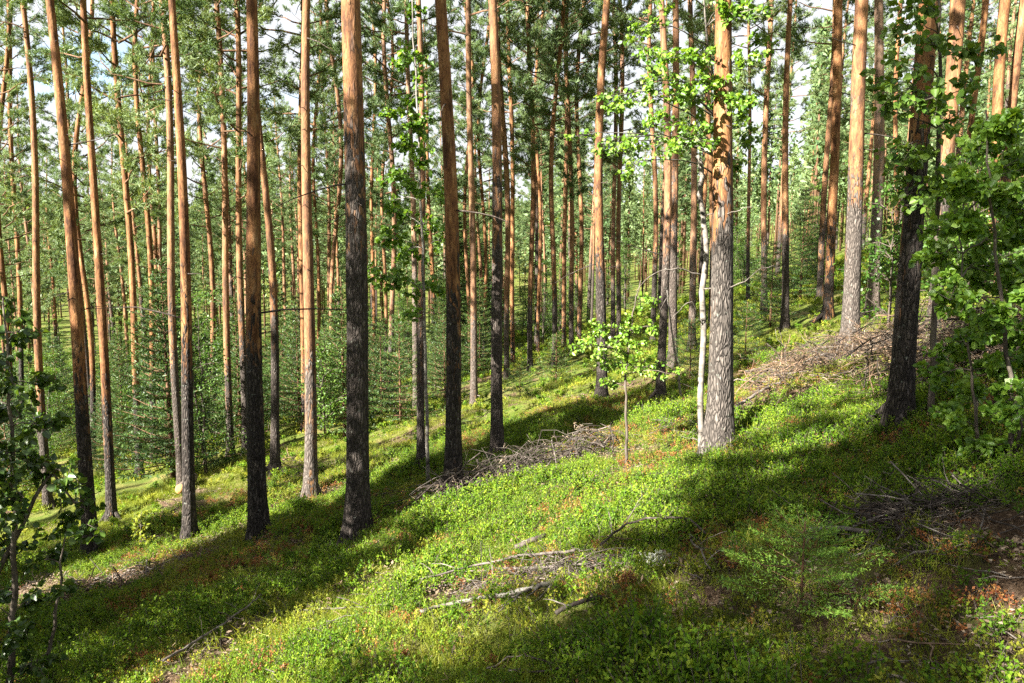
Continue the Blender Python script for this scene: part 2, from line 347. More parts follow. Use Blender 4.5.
# ------------------------------------------------------------------ pines
def trunk_mesh(Hh, r0, prof=None, seed=0, sides=14, rings=36, flare=.28, stubs=10, stub_from=3.0, wob=.05, mats=None, stub_to=None, crook=None, roots=False):
    g = np.random.default_rng(seed); mb = MB()
    z = np.concatenate([[-.3], Hh*np.linspace(0, 1, rings)**1.15])
    def rad(zz):
        u = np.clip(zz/Hh, 0, 1)
        r = r0*(1-u)**.75*.97+.02 if prof is None else np.interp(zz, [0, prof[0], Hh], [r0, prof[1], .02])
        return r*(1+flare*np.exp(-np.maximum(zz, -.1)/.24))
    ph = g.random(2)*6.28
    amp = wob*np.clip(z, 0, None)/6
    cx = amp*np.sin(z*.55+ph[0])-amp*0; cy = amp*np.sin(z*.47+ph[1])
    if crook is not None: cx = cx+crook*np.sin(np.clip(z/Hh, 0, 1)*math.pi*2.2)
    P = np.stack([cx, cy, z], 1); r = rad(z)
    th = np.arange(sides)*2*math.pi/sides
    rough = 1+.055*(fbm(z[:, None]*3+seed, np.cos(th)[None]*2+np.sin(th)[None]*3.1+7, 2)-.5)*2
    rough = rough*(1+.16*np.exp(-np.maximum(z, 0)/.3)[:, None]*np.cos(th*(3+seed % 3)+ph[0])[None])
    v = P[:, None]+(r[:, None]*rough)[:, :, None]*np.stack([np.cos(th), np.sin(th), np.zeros(sides)], 1)[None]
    k = len(z); i = np.arange(k-1)[:, None]*sides; j = np.arange(sides)[None]; jn = (j+1) % sides
    mb.add(v.reshape(-1, 3), np.stack([i+j, i+jn, i+sides+jn, i+sides+j], -1).reshape(-1, 4))
    for q in range(int(g.integers(4, 7)) if roots else 0):      # root ridges that run out into the moss
        a = g.random()*6.28; L = g.uniform(.18, .42); dv = np.array([math.cos(a), math.sin(a), 0]); sd = np.array([-dv[1], dv[0], 0])*g.normal()*.12
        u = np.linspace(0, 1, 7)[:, None]; pts = dv*(r0*.75+u*L)+sd*u**2+np.array([0, 0, 1])*(.20*(1-u)**2-.07*u)
        mb.tube(pts, r0*np.linspace(.50, .16, 7), 8, 0)
    for _ in range(stubs):
        zz = g.uniform(stub_from, stub_to or Hh*.6); a = g.random()*6.28; L = g.choice([.06, .12, .3, .7, 1.2], p=[.36, .3, .22, .09, .03])
        c = np.array([np.interp(zz, z, cx), np.interp(zz, z, cy), zz]); d = np.array([math.cos(a), math.sin(a), g.uniform(-.35, .35)])
        n = 5; u = np.linspace(0, 1, n)[:, None]
        pts = c+d*u*(L+rad(zz))+np.array([0, 0, -1])*(u**2)*L*g.uniform(-.1, .3)+g.normal(size=(n, 3))*.02*L*u
        mb.tube(pts, np.linspace(.006+L*.006, .003, n), 5, 1)
    return mb.mesh('trunk', mats or [M['bark'], M['darkwood']], True)
def pine_crown(seed, Hh, z0, Rm, nb, tufts, blades, blen=.11, bw=.011, mat='needle'):
    g = np.random.default_rng(seed); mb = MB(); tp = []; td = []
    for b in range(nb):
        u = ((b+g.random())/nb)**.9
        zz = z0+(Hh-z0)*u*.985; a = b*2.4+g.normal()*.5
        shape = (1-u)**.62*(.5+.5*min(1, u*5+.3))
        L = Rm*shape*g.uniform(.6, 1.2)+.25
        up = .15+.75*u+g.normal()*.12
        d = np.array([math.cos(a), math.sin(a), up]); d /= np.linalg.norm(d)
        n = 6; s = np.linspace(0, 1, n)[:, None]
        pts = np.array([0, 0, zz])+d*s*L+np.array([0, 0, 1])*(s**2)*L*.12+g.normal(size=(n, 3))*.04*L*s
        mb.tube(pts, np.linspace(.007+.009*L, .003, n), 5, 1, False)
        nt = max(3, int(tufts*L/(nb*Rm*.55)))
        ns = max(2, int(L*3.2))
        for k in range(ns):
            f = g.uniform(.18, 1.0); p0 = np.array([np.interp(f, s[:, 0], pts[:, c]) for c in range(3)])
            sd = unit(d+g.normal(size=3)*np.array([.8, .8, .35])); sl = L*g.uniform(.14, .34)+.08
            p1 = p0+sd*sl
            mb.tube(np.array([p0, (p0+p1)/2+g.normal(size=3)*.02, p1]), [.0035, .0025, .0015], 3, 1, False)
            m = max(1, nt//ns); ff = g.random(m)[:, None]**.6
            tp.append(p0+(p1-p0)*ff+g.normal(size=(m, 3))*np.array([.06, .06, .045])); td.append(unit(sd+g.normal(size=(m, 3))*.45+np.array([0, 0, .35])))
    tp = np.vstack(tp); td = np.vstack(td); n = len(tp)
    P = np.repeat(tp, blades, 0); D = unit(np.repeat(td, blades, 0)+g.normal(size=(n*blades, 3))*.62)
    P = P+np.repeat(td, blades, 0)*g.uniform(-.06, .06, size=(n*blades, 1))
    mb.leaves(P, D, rdir(n*blades, g), blen*g.uniform(.7, 1.2, n*blades), bw, 0, 'blade')
    return mb.mesh('crown', [M[mat], M['limb']])
CROWN = [pine_crown(10+k, 19, [9.0, 8.0, 9.8, 7.6, 8.6][k], [1.6, 1.5, 1.7, 1.45, 1.6][k], 50, 2300, 15, .10, .012) for k in range(5)]
CROWN_SHADE = [pine_crown(60+k, 19, [8.4, 7.4][k], 1.6, 60, 4300, 12, .12, .022) for k in range(2)]
CROWN_FAR = [pine_crown(30+k, 17, [6.6, 5.4, 7.6, 4.8][k], [2.0, 1.85, 2.1, 1.8][k], 54, 2500, 13, .125, .017, 'needle_far') for k in range(4)]
TRUNK_FAR = [trunk_mesh(17, .105, None, 50+k, 8, 14, .2, 12, 3, .04) for k in range(4)]

def pine(base, w, top=None, wtop=None, tz=None, red=0.0, label='', group=None, seed=0, Hh=None, sides=14, stubs=10, crown=None):
    """base: ground point; w: trunk thickness in pixels there; top: pixel x where the trunk leaves the frame; tz: pixel row where the bark turns orange."""
    root = empty('pine_tree', base, label, 'pine tree', group)
    dep = depth_of(base); r0 = w/2*dep/F/1.13
    Hh = Hh or 17.5+seed % 5
    axis = Vector((0, 0, 1)); prof = None
    if top is not None:
        T = at_depth(top, 0, base.y); axis = (T-base).normalized()
        zt = (T-base).length
        if wtop: prof = (zt, wtop/2*depth_of(T)/F)
    root.rotation_mode = 'QUATERNION'; root.rotation_quaternion = Vector((0, 0, 1)).rotation_difference(axis)
    t = link('trunk', trunk_mesh(Hh, r0, prof, 100+seed, sides, 44, .6, stubs, 2.2, .04+.03*((seed*7) % 4), None, None, None, w >= 9), root)
    th = 5.0
    if tz is not None: th = (at_depth(512, tz, base.y)-base).z
    t.color = (max(.02, th/20), red if red < .6 or 'pinkish' in label else 0, {'broad scaly pine in full sun with orange top, beside the white snag': .5, 'scaly pine with black leaf shadows at the brown slash pile': .5, 'smooth pale pinkish pine behind the brown slash pile': .7, 'sunlit pine with a pale grey middle and orange top, downhill of the blackest trunk': .5}.get(label, red*.8), 1)
    k = seed % 5 if crown is None else crown
    c = link('crown', CROWN[k] if w >= 9 else CROWN_FAR[seed % 4], root); c.scale = (1, 1, Hh/(19 if w >= 9 else 17)); c.rotation_euler = (0, 0, seed*1.3)
    return root
# px, py base (or None), width, x at the top edge, width there, row of bark change, greyness, label
TR = [
 (12, 486, 6, -4, 4, 330, 0, 'thin orange pine half hidden by the leafy sapling at the picture edge'),
 (24, 468, 5, 8, 4, 320, 0, 'very thin pine just inside the outermost pine of the valley side'),
 (48, 508, 9, 22, 4.8, 400, .1, 'slim pine standing alone between the leafy sapling and the first thick trunk'),
 (92, 555, 16, 52, 7.6, 385, 0, 'leaning thick reddish pine, outermost of the large trunks, dark at its foot'),
 (93, 470, 6, 77, 4, 380, 0, 'thin straight pine close behind the outermost large trunk'),
 (112, 520, 10.4, 85, 5.8, 410, 0, 'orange pine with pale foot just inside the outermost large trunk'),
 (140, 472, 8, 116, 5, 400, 0, 'clean orange pine between the bare earth strip and the green valley crowns'),
 (154, 458, 7, 141, 4, 370, 0, 'first of three slim pines standing close together'),
 (158.5, 448, 5, 148, 3, 380, .1, 'middle pine of three slim pines standing close together'),
 (162, 440, 5, 154, 3, 360, .2, 'last and palest of three slim pines standing close together'),
 (182, 490, 9, 158, 6, 330, .2, 'pine with a dark foot beside the log with an orange cut end'),
 (190, 541, 14, 176, 6.6, 325, 0, 'pine with a sooty lower stem and bright orange upper stem by the litter strip'),
 (214, 440, 6, 203, 4, 370, .1, 'thin pine standing behind and between two dark-footed trunks'),
 (231, 430, 8, 217, 5, 390, .15, 'pale lower-stemmed slender pine in the undergrowth'),
 (246, 452, 8, 234, 5, 315, .1, 'dark slender pine tucked close to the thick two-tone trunk'),
 (259, 541, 20.5, 246, 10.5, 330, 0, 'thick pine with cracked grey foot and bright orange upper stem'),
 (275, 474, 10.5, 263, 5.2, 300, .1, 'mid-sized brown pine just uphill of the thick two-tone trunk'),
 (304, 452, 7, 301, 5, 400, 0, 'bright orange thin pine hiding behind a larger sunlit trunk'),
 (311, 498, 14.3, 308, 7.6, 400, .15, 'sunlit pine with a pale grey middle and orange top, downhill of the blackest trunk'),
 (318, 440, 4, 316, 3, 420, 0, 'hair-thin orange pine touching the sunlit trunk on its uphill side'),
 (332, 372, 5, 337, 4, 330, .2, 'thin pine leaning slightly out of the young spruces'),
 (358, 541, 26, 352, 19, 120, .05, 'thickest and blackest pine, shaded stem with lichen flecks'),
 (374, 385, 4, 372, 3, 400, 0, 'thin orange pine peeping out behind the blackest trunk'),
 (391, 402, 6, 391, 4, 330, .3, 'thin pale pine beside the climbing birch leaves'),
 (385, 372, 4, 386, 3, 330, .1, 'thin brown pine in front of the far green wall near the climbing birch'),
 (416, 430, 7, 409, 4, 250, .5, 'grey crooked thin pine inside the climbing birch foliage'),
 (421, 470, 9, 417, 5, 330, .2, 'pine right behind the white birch stem'),
 (453, 489, 18.5, 447, 11.2, 305, 0, 'thick pine with orange top and grey foot beside the long brush ridge'),
 (469, 404, 4, 466, 3, 350, .1, 'dark thin pine almost hidden beside a speckled slender trunk'),
 (474, 412, 8, 470, 5, 330, .3, 'slender pale speckled pine just uphill of the thick trunk by the brush ridge'),
 (497, 461, 13.6, 492, 8.6, 190, .15, 'mottled dark pine rising behind the upper end of the brush ridge'),
 (507, 402, 6, 503, 5.5, 320, .2, 'thin pine close beside the mottled dark pine'),
 (484, 350, 4, 483, 3, 320, 0, 'far thin orange pine between the speckled pine and the mottled pine'),
 (513, 352, 5, 510, 4, 345, 0, 'far orange pine just uphill of the mottled dark pine'),
 (530, 362, 6, 532, 4, 300, .1, 'far brown pine with a dark foot at the top of the mossy slope'),
 (538, 330, 4, 540, 3, 330, 0, 'far hair-thin orange pine at the edge of the mossy slope'),
 (554, 345, 6, 556, 4, 290, .1, 'far orange pine above the earth mound'),
 (564, 346, 5, 566, 4, 330, .1, 'far red pine, first of a row of three above the mossy slope'),
 (571.5, 366, 5.5, 569, 4, 300, .2, 'far dark pine in the middle of a row of three above the mossy slope'),
 (579, 355, 5, 582, 4, 330, .1, 'far bright pine ending a row of three above the mossy slope'),
 (602, 401, 12, 604, 6.6, 245, .05, 'straight reddish pine with a nearly black foot at the middle of the slope'),
 (613, 340, 5, 615, 4, 280, .4, 'pale thin pine just behind the straight reddish pine'),
 (619, 348, 5.5, 620, 4, 270, .3, 'pale thin pine behind the leafy birch sapling'),
 (653, 350, 6, 655, 4, 250, .1, 'dark thin pine downhill of the paired dark trunks'),
 (660, 402, 10, 667, 6, 235, .2, 'dark lower-stemmed pine beside a bare leaning stick'),
 (673, 366, 10, 674, 6, 200, .2, 'dark grey pine second from the forked snag'),
 (692, 362, 8, 693, 5, 270, .3, 'pale stemmed pine next to the white snag'),
 (711, 330, 6, 712, 5, 250, .1, 'orange pine glimpsed between the white snag and the broad scaly trunk'),
 (718, 456, 28.5, 731, 15.5, 205, 0, 'broad scaly pine in full sun with orange top, beside the white snag'),
 (748, 302, 4, 750, 3, 240, .2, 'thin dark pine on the slope just behind the broad scaly pine'),
 (764, 307, 7, 768, 5, 250, .15, 'slender brown pine at the foot of the green hillside spruces'),
 (785, 311, 8.5, 789, 5, 230, .1, 'slender straight pine alone on the sunlit moss slope'),
 (820, 312, 7, 833, 4.5, 250, .15, 'darker pine standing right behind a bright orange one'),
 (828, 318, 10, 839, 8.5, 270, 0, 'bright orange pine with a darker pine behind it'),
 (849, 346, 18, 866, 12.5, 185, .1, 'scaly pine with black leaf shadows at the brown slash pile'),
 (872, 317, 13, 882, 8, 190, .65, 'smooth pale pinkish pine behind the brown slash pile'),
 (895, 262, 5, 899, 4, 250, 0, 'thin orange pine far up behind the smooth pale pine'),
 (898, 427, 25, 931, 18, 150, 0, 'dark brown thick pine wrapped in hanging aspen leaves'),
 (934, 330, 13, 956, 14, 195, .1, 'reddish pine behind the hanging aspen leaves and the thin grey stem'),
 (962, 255, 6, 980, 6, 240, 0, 'thin pale orange pine against the bright sky above the leafy bush'),
 (988, 288, 11, 1013, 10, 210, 0, 'orange pine rising out of the leafy bush, nearer of a pair'),
 (996, 282, 9, 1024, 8, 200, .1, 'second orange pine of the pair behind the leafy bush'),
]
POS = []
GR = 'pine trunks of the stand'
for n_, (px, py, w, xt, wt, tz, red, lab) in enumerate(TR):
    if w >= 9.0: b = on_ground(px, py)
    else:
        D = .17 if w < 5 else .185
        b = ground_at(px, min(44, D*F/w))
    b.z -= .03
    POS.append((b.x, b.y))
    pine(b, w, xt, wt, tz, red, lab, GR, n_*3+1, None, 18 if w > 12 else 10, 26 if w > 12 else 12)

def far_pine(x, y, s, label, group, k, name='pine_tree'):
    root = empty(name, (x, y, float(h(x, y))-.05), label, 'pine tree', group)
    g = np.random.default_rng(k+900)
    root.rotation_euler = (g.normal()*.018, g.normal()*.018, g.random()*6.28)
    t = link('trunk', TRUNK_FAR[k % 4], root); q = g.uniform(.75, 1.2); t.scale = (s*q, s*q, s); t.color = (g.uniform(.12, .34), g.uniform(0, .35), 0, 1)
    c = link('crown', CROWN_FAR[(k*7+k//4) % 4], root); c.scale = (s*g.uniform(.85, 1.15),)*2+(s,)
    return root
def free(x, y, d): return all((x-a)**2+(y-b)**2 > d*d for a, b in POS)
k = 0; cnt = 0
while cnt < 118 and k < 6000:
    k += 1
    Y = 22+(88-22)*rng.random()**.55; px = rng.uniform(-60, 1090); X = (px-512)/F*Y
    if not free(X, Y, 1.8): continue
    if Y < 27 and 330 < px < 900: continue
    if Y < 34 and 380 < px < 840 and rng.random() < .55: continue
    POS.append((X, Y)); cnt += 1
    reg = 'down in the valley behind the dark-footed trunks' if px < 330 else 'beyond the mossy slope behind the middle trunks' if px < 690 else 'up on the hillside behind the broad scaly trunk'
    s = rng.uniform(.82, 1.15)
    far_pine(X, Y, s, 'slender background pine with orange upper stem '+reg, 'background pines '+reg, k)

# pines to the left and behind the photographer, whose crowns shade the slope
S = np.array([.78, .62]); U = np.array([-.62, .78])
SH = [(-14, .2), (-20, 1.2), (-12, 1.7), (-17, 2.5), (-13, .9), (-18, 2.0), (-22, .3), (-10, 2.5), (-26, 2.2), (-6.5, 2.5), (-4.5, 2.1), (-8, 1.5), (-15, -1.2), (-10, -.6),
      (-13, 8.3), (-21, 8.5), (-17, 7.7), (-11.5, 8.0), (-19, 8.1),
      (-11, 12.4), (-19, 12.8), (-15, 16.5), (-22, 20.5)]
for q, (t_, u_) in enumerate(SH):
    p = S*t_+U*u_
    r_ = far_pine(p[0], p[1], 1.02+.12*((q*5) % 4)/4, 'tall pine of the stand standing behind the photographer', 'pines beside and behind the viewpoint', 3000+q)
    c_ = [o_ for o_ in r_.children if o_.name.startswith('crown')][0]; c_.data = CROWN_SHADE[q % 2] if (q % 3 == 0 or q > 13) else CROWN[q % 5]; c_.scale = (.85, .85, 1)

# ------------------------------------------------------------------ broadleaf trees and saplings
def broadleaf(name, stem, clusters, leaf, bark, label, cat, nleaf=26, lsize=.05, kind='round', r0=.02, group=None, seed=0, extra_stems=(), droop=.1, bare_tw=0):
    """stem: list of world points; clusters: (centre, radius, twigs)."""
    g = np.random.default_rng(700+seed); base = Vector(stem[0]); root = empty(name, base, label, cat, group)
    B = np.array(base)
    def fine(P):
        P = np.array([list(p) for p in P])-B; t = np.linspace(0, 1, len(P)); tt = np.linspace(0, 1, 4*len(P))
        return np.stack([np.interp(tt, t, P[:, c]) for c in range(3)], 1)+g.normal(size=(len(tt), 3))*.006*np.clip(tt*8, 0, 1)[:, None]
    sm = MB(); sp = fine(stem); sp[0, 2] -= .06
    sm.tube(sp, r0*(1-.85*np.linspace(0, 1, len(sp)))+.002, 10, 0)
    allp = [sp]
    for e in extra_stems:
        ep = fine(e); sm.tube(ep, r0*.7*(1-.85*np.linspace(0, 1, len(ep)))+.002, 8, 0); allp.append(ep)
    S_ = np.vstack(allp); lf = MB(); br = MB()
    P = []; D = []
    for c, r, tw in clusters:
        c = np.array(c)-B
        cand = S_[S_[:, 2] < c[2]+r*.3]
        if len(cand) == 0: cand = S_
        dd = np.linalg.norm((cand-c)*np.array([1, 1, .8]), axis=1); s0 = cand[np.argmin(dd)]
        u = np.linspace(0, 1, 7)[:, None]; L = np.linalg.norm(c-s0)
        path = s0+(c-s0)*u+np.array([0, 0, 1])*np.sin(u*math.pi)*L*droop+g.normal(size=(7, 3))*.015*L*np.sin(u*math.pi)
        br.tube(path, np.linspace(min(r0*.5, .003+.006*L), .002, 7), 5, 0, False)
        for _ in range(tw):
            f = g.uniform(.45, 1); a = path[min(6, int(f*6.99))]
            e = c+rdir(1, g)[0]*r*1.3*g.random()**.45*np.array([1.15, 1.15, .8])
            m = (a+e)/2+g.normal(size=3)*.03+np.array([0, 0, .02])
            tp = np.stack([a, m, e+np.array([0, 0, -.02])]); br.tube(tp, [.0025, .002, .0012], 4, 0, False)
            n = max(2, int(nleaf*g.uniform(.6, 1.3)))
            ff = g.uniform(.25, 1.02, n)[:, None]
            pp = np.where(ff < .5, a+(m-a)*ff*2, m+(e-m)*(ff-.5)*2)
            d = unit(unit(e-a)[None]*.5+g.normal(size=(n, 3))*.75+np.array([0, 0, -.35]))
            P.append(pp+d*.012); D.append(d)
    P = np.vstack(P); D = np.vstack(D); n = len(P)
    N = unit(g.normal(size=(n, 3))*.6+np.array([-.5, -.4, .65]))
    sz = lsize*g.uniform(.6, 1.2, n)
    lf.leaves(P, D, N, sz, sz*.98 if kind == 'round' else sz*.6, 0, kind)
    link('stem', sm.mesh('stem', [bark], True), root); link('branch', br.mesh('branch', [bark], True), root)
    link('leaf_cover', lf.mesh('leaf_cover', [leaf]), root)
    return root
def C(lst, Y, jit=.25, tw=9, rpx=None):
    out = []
    for c in lst:
        y = Y+rng.uniform(-jit, jit); p = at_depth(c[0], c[1], y); r = c[2]/F*y
        out.append((p, r, c[3] if len(c) > 3 else tw))
    return out
# aspen with the thin grey stem in front of the dark thick pine
b = on_ground(931, 421); Y = b.y
broadleaf('aspen_sapling', [b, at_depth(934, 330, Y), at_depth(938, 220, Y-.05), at_depth(940, 110, Y-.05), at_depth(938, 0, Y-.1), at_depth(930, -120, Y-.1)],
          C([(872, 82, 16, 4), (905, 25, 24, 7), (925, 5, 26, 9), (910, 70, 26, 8), (935, 45, 24, 8), (895, 95, 18, 6), (925, 100, 30, 10), (905, 145, 24, 8), (930, 155, 30, 12), (950, 120, 22, 8),
             (968, 55, 14, 4), (988, 48, 12, 4), (920, 190, 26, 9), (945, 185, 22, 8), (880, 115, 12, 4), (960, 90, 16, 5), (915, -30, 30, 9), (945, -40, 30, 9), (905, 205, 16, 5), (950, 235, 20, 5)], Y-.35, .3),
          M['bushleaf'], M['stem'], 'thin grey aspen sapling with dark hanging leaves before the thick brown pine', 'sapling', 10, .054, 'round', .024, seed=1)
# leafy bush at the right edge
b = on_ground(1012, 470); Y = b.y
broadleaf('leafy_bush', [b, at_depth(1010, 380, Y), at_depth(1000, 280, Y+.1), at_depth(990, 190, Y+.1), at_depth(985, 110, Y+.1)],
          C([(1000, 125, 22), (975, 150, 22), (1020, 160, 24), (955, 185, 22), (990, 195, 26, 12), (1030, 210, 30, 12), (960, 225, 24), (1005, 240, 28, 12), (940, 255, 18, 6), (975, 268, 28, 12), (1020, 285, 30, 12),
             (950, 300, 24, 8), (990, 320, 30, 12), (1035, 340, 30, 12), (960, 345, 26, 8), (1000, 372, 28, 12), (945, 372, 16, 5), (975, 400, 24, 8), (1020, 410, 28, 12), (950, 418, 14, 5), (990, 445, 24, 7), (1030, 460, 28, 9), (1060, 300, 40, 14), (1060, 180, 40, 14), (1070, 420, 40, 14)], Y+.3, .55, 10),
          M['birchleaf'], M['stem'], 'large leafy birch bush crowding the slope beside the brown slash pile', 'bush', 38, .040, 'round', .013, seed=2,
          extra_stems=[[b, at_depth(1035, 360, Y), at_depth(1045, 200, Y)], [b+Vector((-.12, .1, 0)), at_depth(970, 360, Y+.2), at_depth(958, 230, Y+.3)]])
# birch behind the broad scaly pine
b = on_ground(732, 426); Y = b.y
broadleaf('birch_tree', [b, at_depth(731, 340, Y), at_depth(728, 200, Y), at_depth(716, 100, Y-.3), at_depth(705, 20, Y-.6), at_depth(700, -90, Y-.6)],
          C([(600, 98, 12, 4), (618, 105, 14, 5), (636, 30, 16, 5), (645, 55, 18, 6), (640, 85, 18, 6), (662, 60, 18, 5), (670, 95, 22, 8), (655, 125, 16, 6), (690, 55, 20, 8), (695, 100, 26, 11), (715, 85, 22, 9), (718, 130, 24, 11), (690, 140, 22, 9),
             (742, 12, 18, 7), (725, 10, 20, 9), (748, 62, 16, 6), (745, 100, 18, 8), (752, 140, 14, 6), (735, 165, 16, 6), (615, 148, 14, 5), (640, 145, 16, 6), (660, 150, 14, 5), (598, 145, 9, 3), (570, 138, 6, 2), (620, 170, 10, 3),
             (690, -20, 24, 9), (730, -30, 24, 9), (655, -10, 20, 6), (760, 40, 14, 5)], Y-.9, .45),
          M['birchleaf'], M['birch'], 'slender birch spreading bright leaves in front of the broad scaly pine', 'birch tree', 21, .042, 'round', .02, seed=3)
# birch sapling with a bare lower stem
b = on_ground(626, 466); Y = b.y
broadleaf('birch_sapling', [b, at_depth(627, 420, Y), at_depth(625, 370, Y), at_depth(632, 320, Y), at_depth(640, 280, Y)],
          C([(600, 330, 12, 4), (615, 345, 16, 6), (595, 360, 12, 4), (630, 330, 16, 6), (645, 345, 16, 5), (620, 368, 16, 6), (640, 370, 18, 6), (660, 365, 14, 4), (610, 385, 12, 3), (675, 375, 8, 2), (640, 300, 14, 4), (655, 325, 12, 3), (573, 350, 10, 2), (588, 345, 10, 3)], Y, .3, 5),
          M['birchleaf'], M['stem'], 'small birch sapling with bare thin foot and fresh leaves on the open slope', 'birch sapling', 22, .037, 'round', .014, group='birch saplings', seed=4)
# climbing birch with white stem
b = on_ground(428, 487); Y = b.y
broadleaf('birch_tree', [b, at_depth(427, 420, Y), at_depth(425, 330, Y), at_depth(423, 240, Y), at_depth(418, 120, Y), at_depth(412, 0, Y), at_depth(410, -120, Y)],
          C([(412, 12, 14), (404, 55, 14), (420, 65, 12, 6), (410, 100, 18, 10), (420, 125, 14), (398, 120, 12, 5), (405, 150, 18, 10), (424, 160, 14), (395, 178, 16), (418, 190, 18), (438, 195, 14, 6), (382, 205, 10, 4), (400, 215, 18, 10), (425, 225, 16), (385, 240, 14, 7), (408, 250, 20, 11),
             (374, 275, 12, 5), (395, 280, 16, 8), (420, 285, 16, 8), (445, 240, 12, 4), (436, 290, 12, 4), (405, 315, 14, 5), (418, -40, 20, 8)], Y, .4, 8),
          M['birchleaf'], M['snag'], 'tall thin white birch climbing with bright leaves between the dark pines', 'birch tree', 18, .056, 'round', .022, seed=5)
# dark sapling at the left edge
b = ground_at(8, 4.6); Y = b.y
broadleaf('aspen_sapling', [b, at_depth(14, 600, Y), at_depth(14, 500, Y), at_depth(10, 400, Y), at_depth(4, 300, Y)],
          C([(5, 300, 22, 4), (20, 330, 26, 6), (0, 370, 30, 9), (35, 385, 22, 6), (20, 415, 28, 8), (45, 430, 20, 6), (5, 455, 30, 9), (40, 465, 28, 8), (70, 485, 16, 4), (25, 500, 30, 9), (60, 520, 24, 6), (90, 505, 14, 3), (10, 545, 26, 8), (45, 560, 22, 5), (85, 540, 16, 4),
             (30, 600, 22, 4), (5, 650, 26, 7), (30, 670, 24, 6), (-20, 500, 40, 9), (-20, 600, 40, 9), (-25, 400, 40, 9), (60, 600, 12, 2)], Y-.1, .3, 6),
          M['shadeleaf'], M['stem'], 'dark shaded aspen sapling with broad leaves at the lower valley edge', 'sapling', 15, .052, 'round', .022, seed=6,
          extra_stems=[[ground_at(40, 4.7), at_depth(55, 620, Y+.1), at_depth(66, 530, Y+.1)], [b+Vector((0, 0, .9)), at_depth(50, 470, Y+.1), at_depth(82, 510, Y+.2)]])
# light green seedling
b = on_ground(140, 548); Y = b.y
broadleaf('rowan_seedling', [b, at_depth(140, 535, Y), at_depth(141, 518, Y)], C([(136, 545, 7), (144, 540, 7), (139, 533, 7), (142, 525, 6), (141, 517, 4)], Y, .1, 7),
          M['bil2'], M['stem'], 'knee-high pale green seedling beside the bare earth strip', 'seedling', 8, .05, 'kite', .008, seed=7)

p = Vector((-4.5, 3.35, float(h(-4.5, 3.35)))); SHADE_SPRUCE = p  # spruce out of view, added to shade the left sapling
SIDE = [(-2.0, 7.0, 1.2), (-4.2, 11.3, .95), (-3.6, 8.35, 1.1)]  # unseen spruces added sunward of the dark trunks to shade their lower stems
# generic understorey saplings, shared meshes
def bush_meshes(seed, Hs, spread, ncl):
    g = np.random.default_rng(seed); sm = MB(); lf = MB(); br = MB(); P = []; D = []
    ns = 1 + seed % 3
    for s in range(ns):
        a = g.random()*6.28; u = np.linspace(0, 1, 9)[:, None]
        st_ = np.array([0, 0, -.06])+u*np.array([math.cos(a)*.3*s, math.sin(a)*.3*s, Hs*g.uniform(.8, 1)])+g.normal(size=(9, 3))*.04*u
        sm.tube(st_, np.linspace(.012+.006*Hs, .004, 9), 6, 0)
        for c in range(ncl//ns):
            f = g.uniform(.16, 1); p0 = st_[int(f*8.99)]; b = g.random()*6.28
            L = spread*(1.1-f*.75)*g.uniform(.5, 1.1)
            e = p0+np.array([math.cos(b)*L, math.sin(b)*L, L*g.uniform(.1, .7)])
            br.tube(np.stack([p0, (p0+e)/2+np.array([0, 0, .06]), e]), [.008, .006, .003], 4, 0, False)
            n = 46; ff = g.uniform(.3, 1.05, n)[:, None]
            P.append(p0+(e-p0)*ff+g.normal(size=(n, 3))*np.array([.11, .11, .06])); D.append(unit(g.normal(size=(n, 3))+np.array([0, 0, -.3])))
    P = np.vstack(P); D = np.vstack(D); n = len(P); sz = .052*g.uniform(.6, 1.3, n)
    lf.leaves(P, D, unit(g.normal(size=(n, 3))*.6+np.array([-.5, -.4, .65])), sz, sz*.8, 0, 'kite')
    return [sm.mesh('stem', [M['stem']], True), br.mesh('branch', [M['stem']], True), lf.mesh('leaf_cover', [M['bushleaf']])]
BUSH = [bush_meshes(200+k, [1.6, 2.4, 3.2, 4.2, 2.0, 5.0][k], [.7, .85, .9, 1.0, .9, 1.1][k], [34, 44, 56, 70, 44, 80][k]) for k in range(6)]
def bush(x, y, k, s, label, group):
    r = empty('birch_bush', (x, y, float(h(x, y))), label, 'bush', group); r.rotation_euler = (0, 0, rng.random()*6.28); r.scale = (s,)*3
    for nme, me in zip(('stem', 'branch', 'leaf_cover'), BUSH[k]): link(nme, me, r)
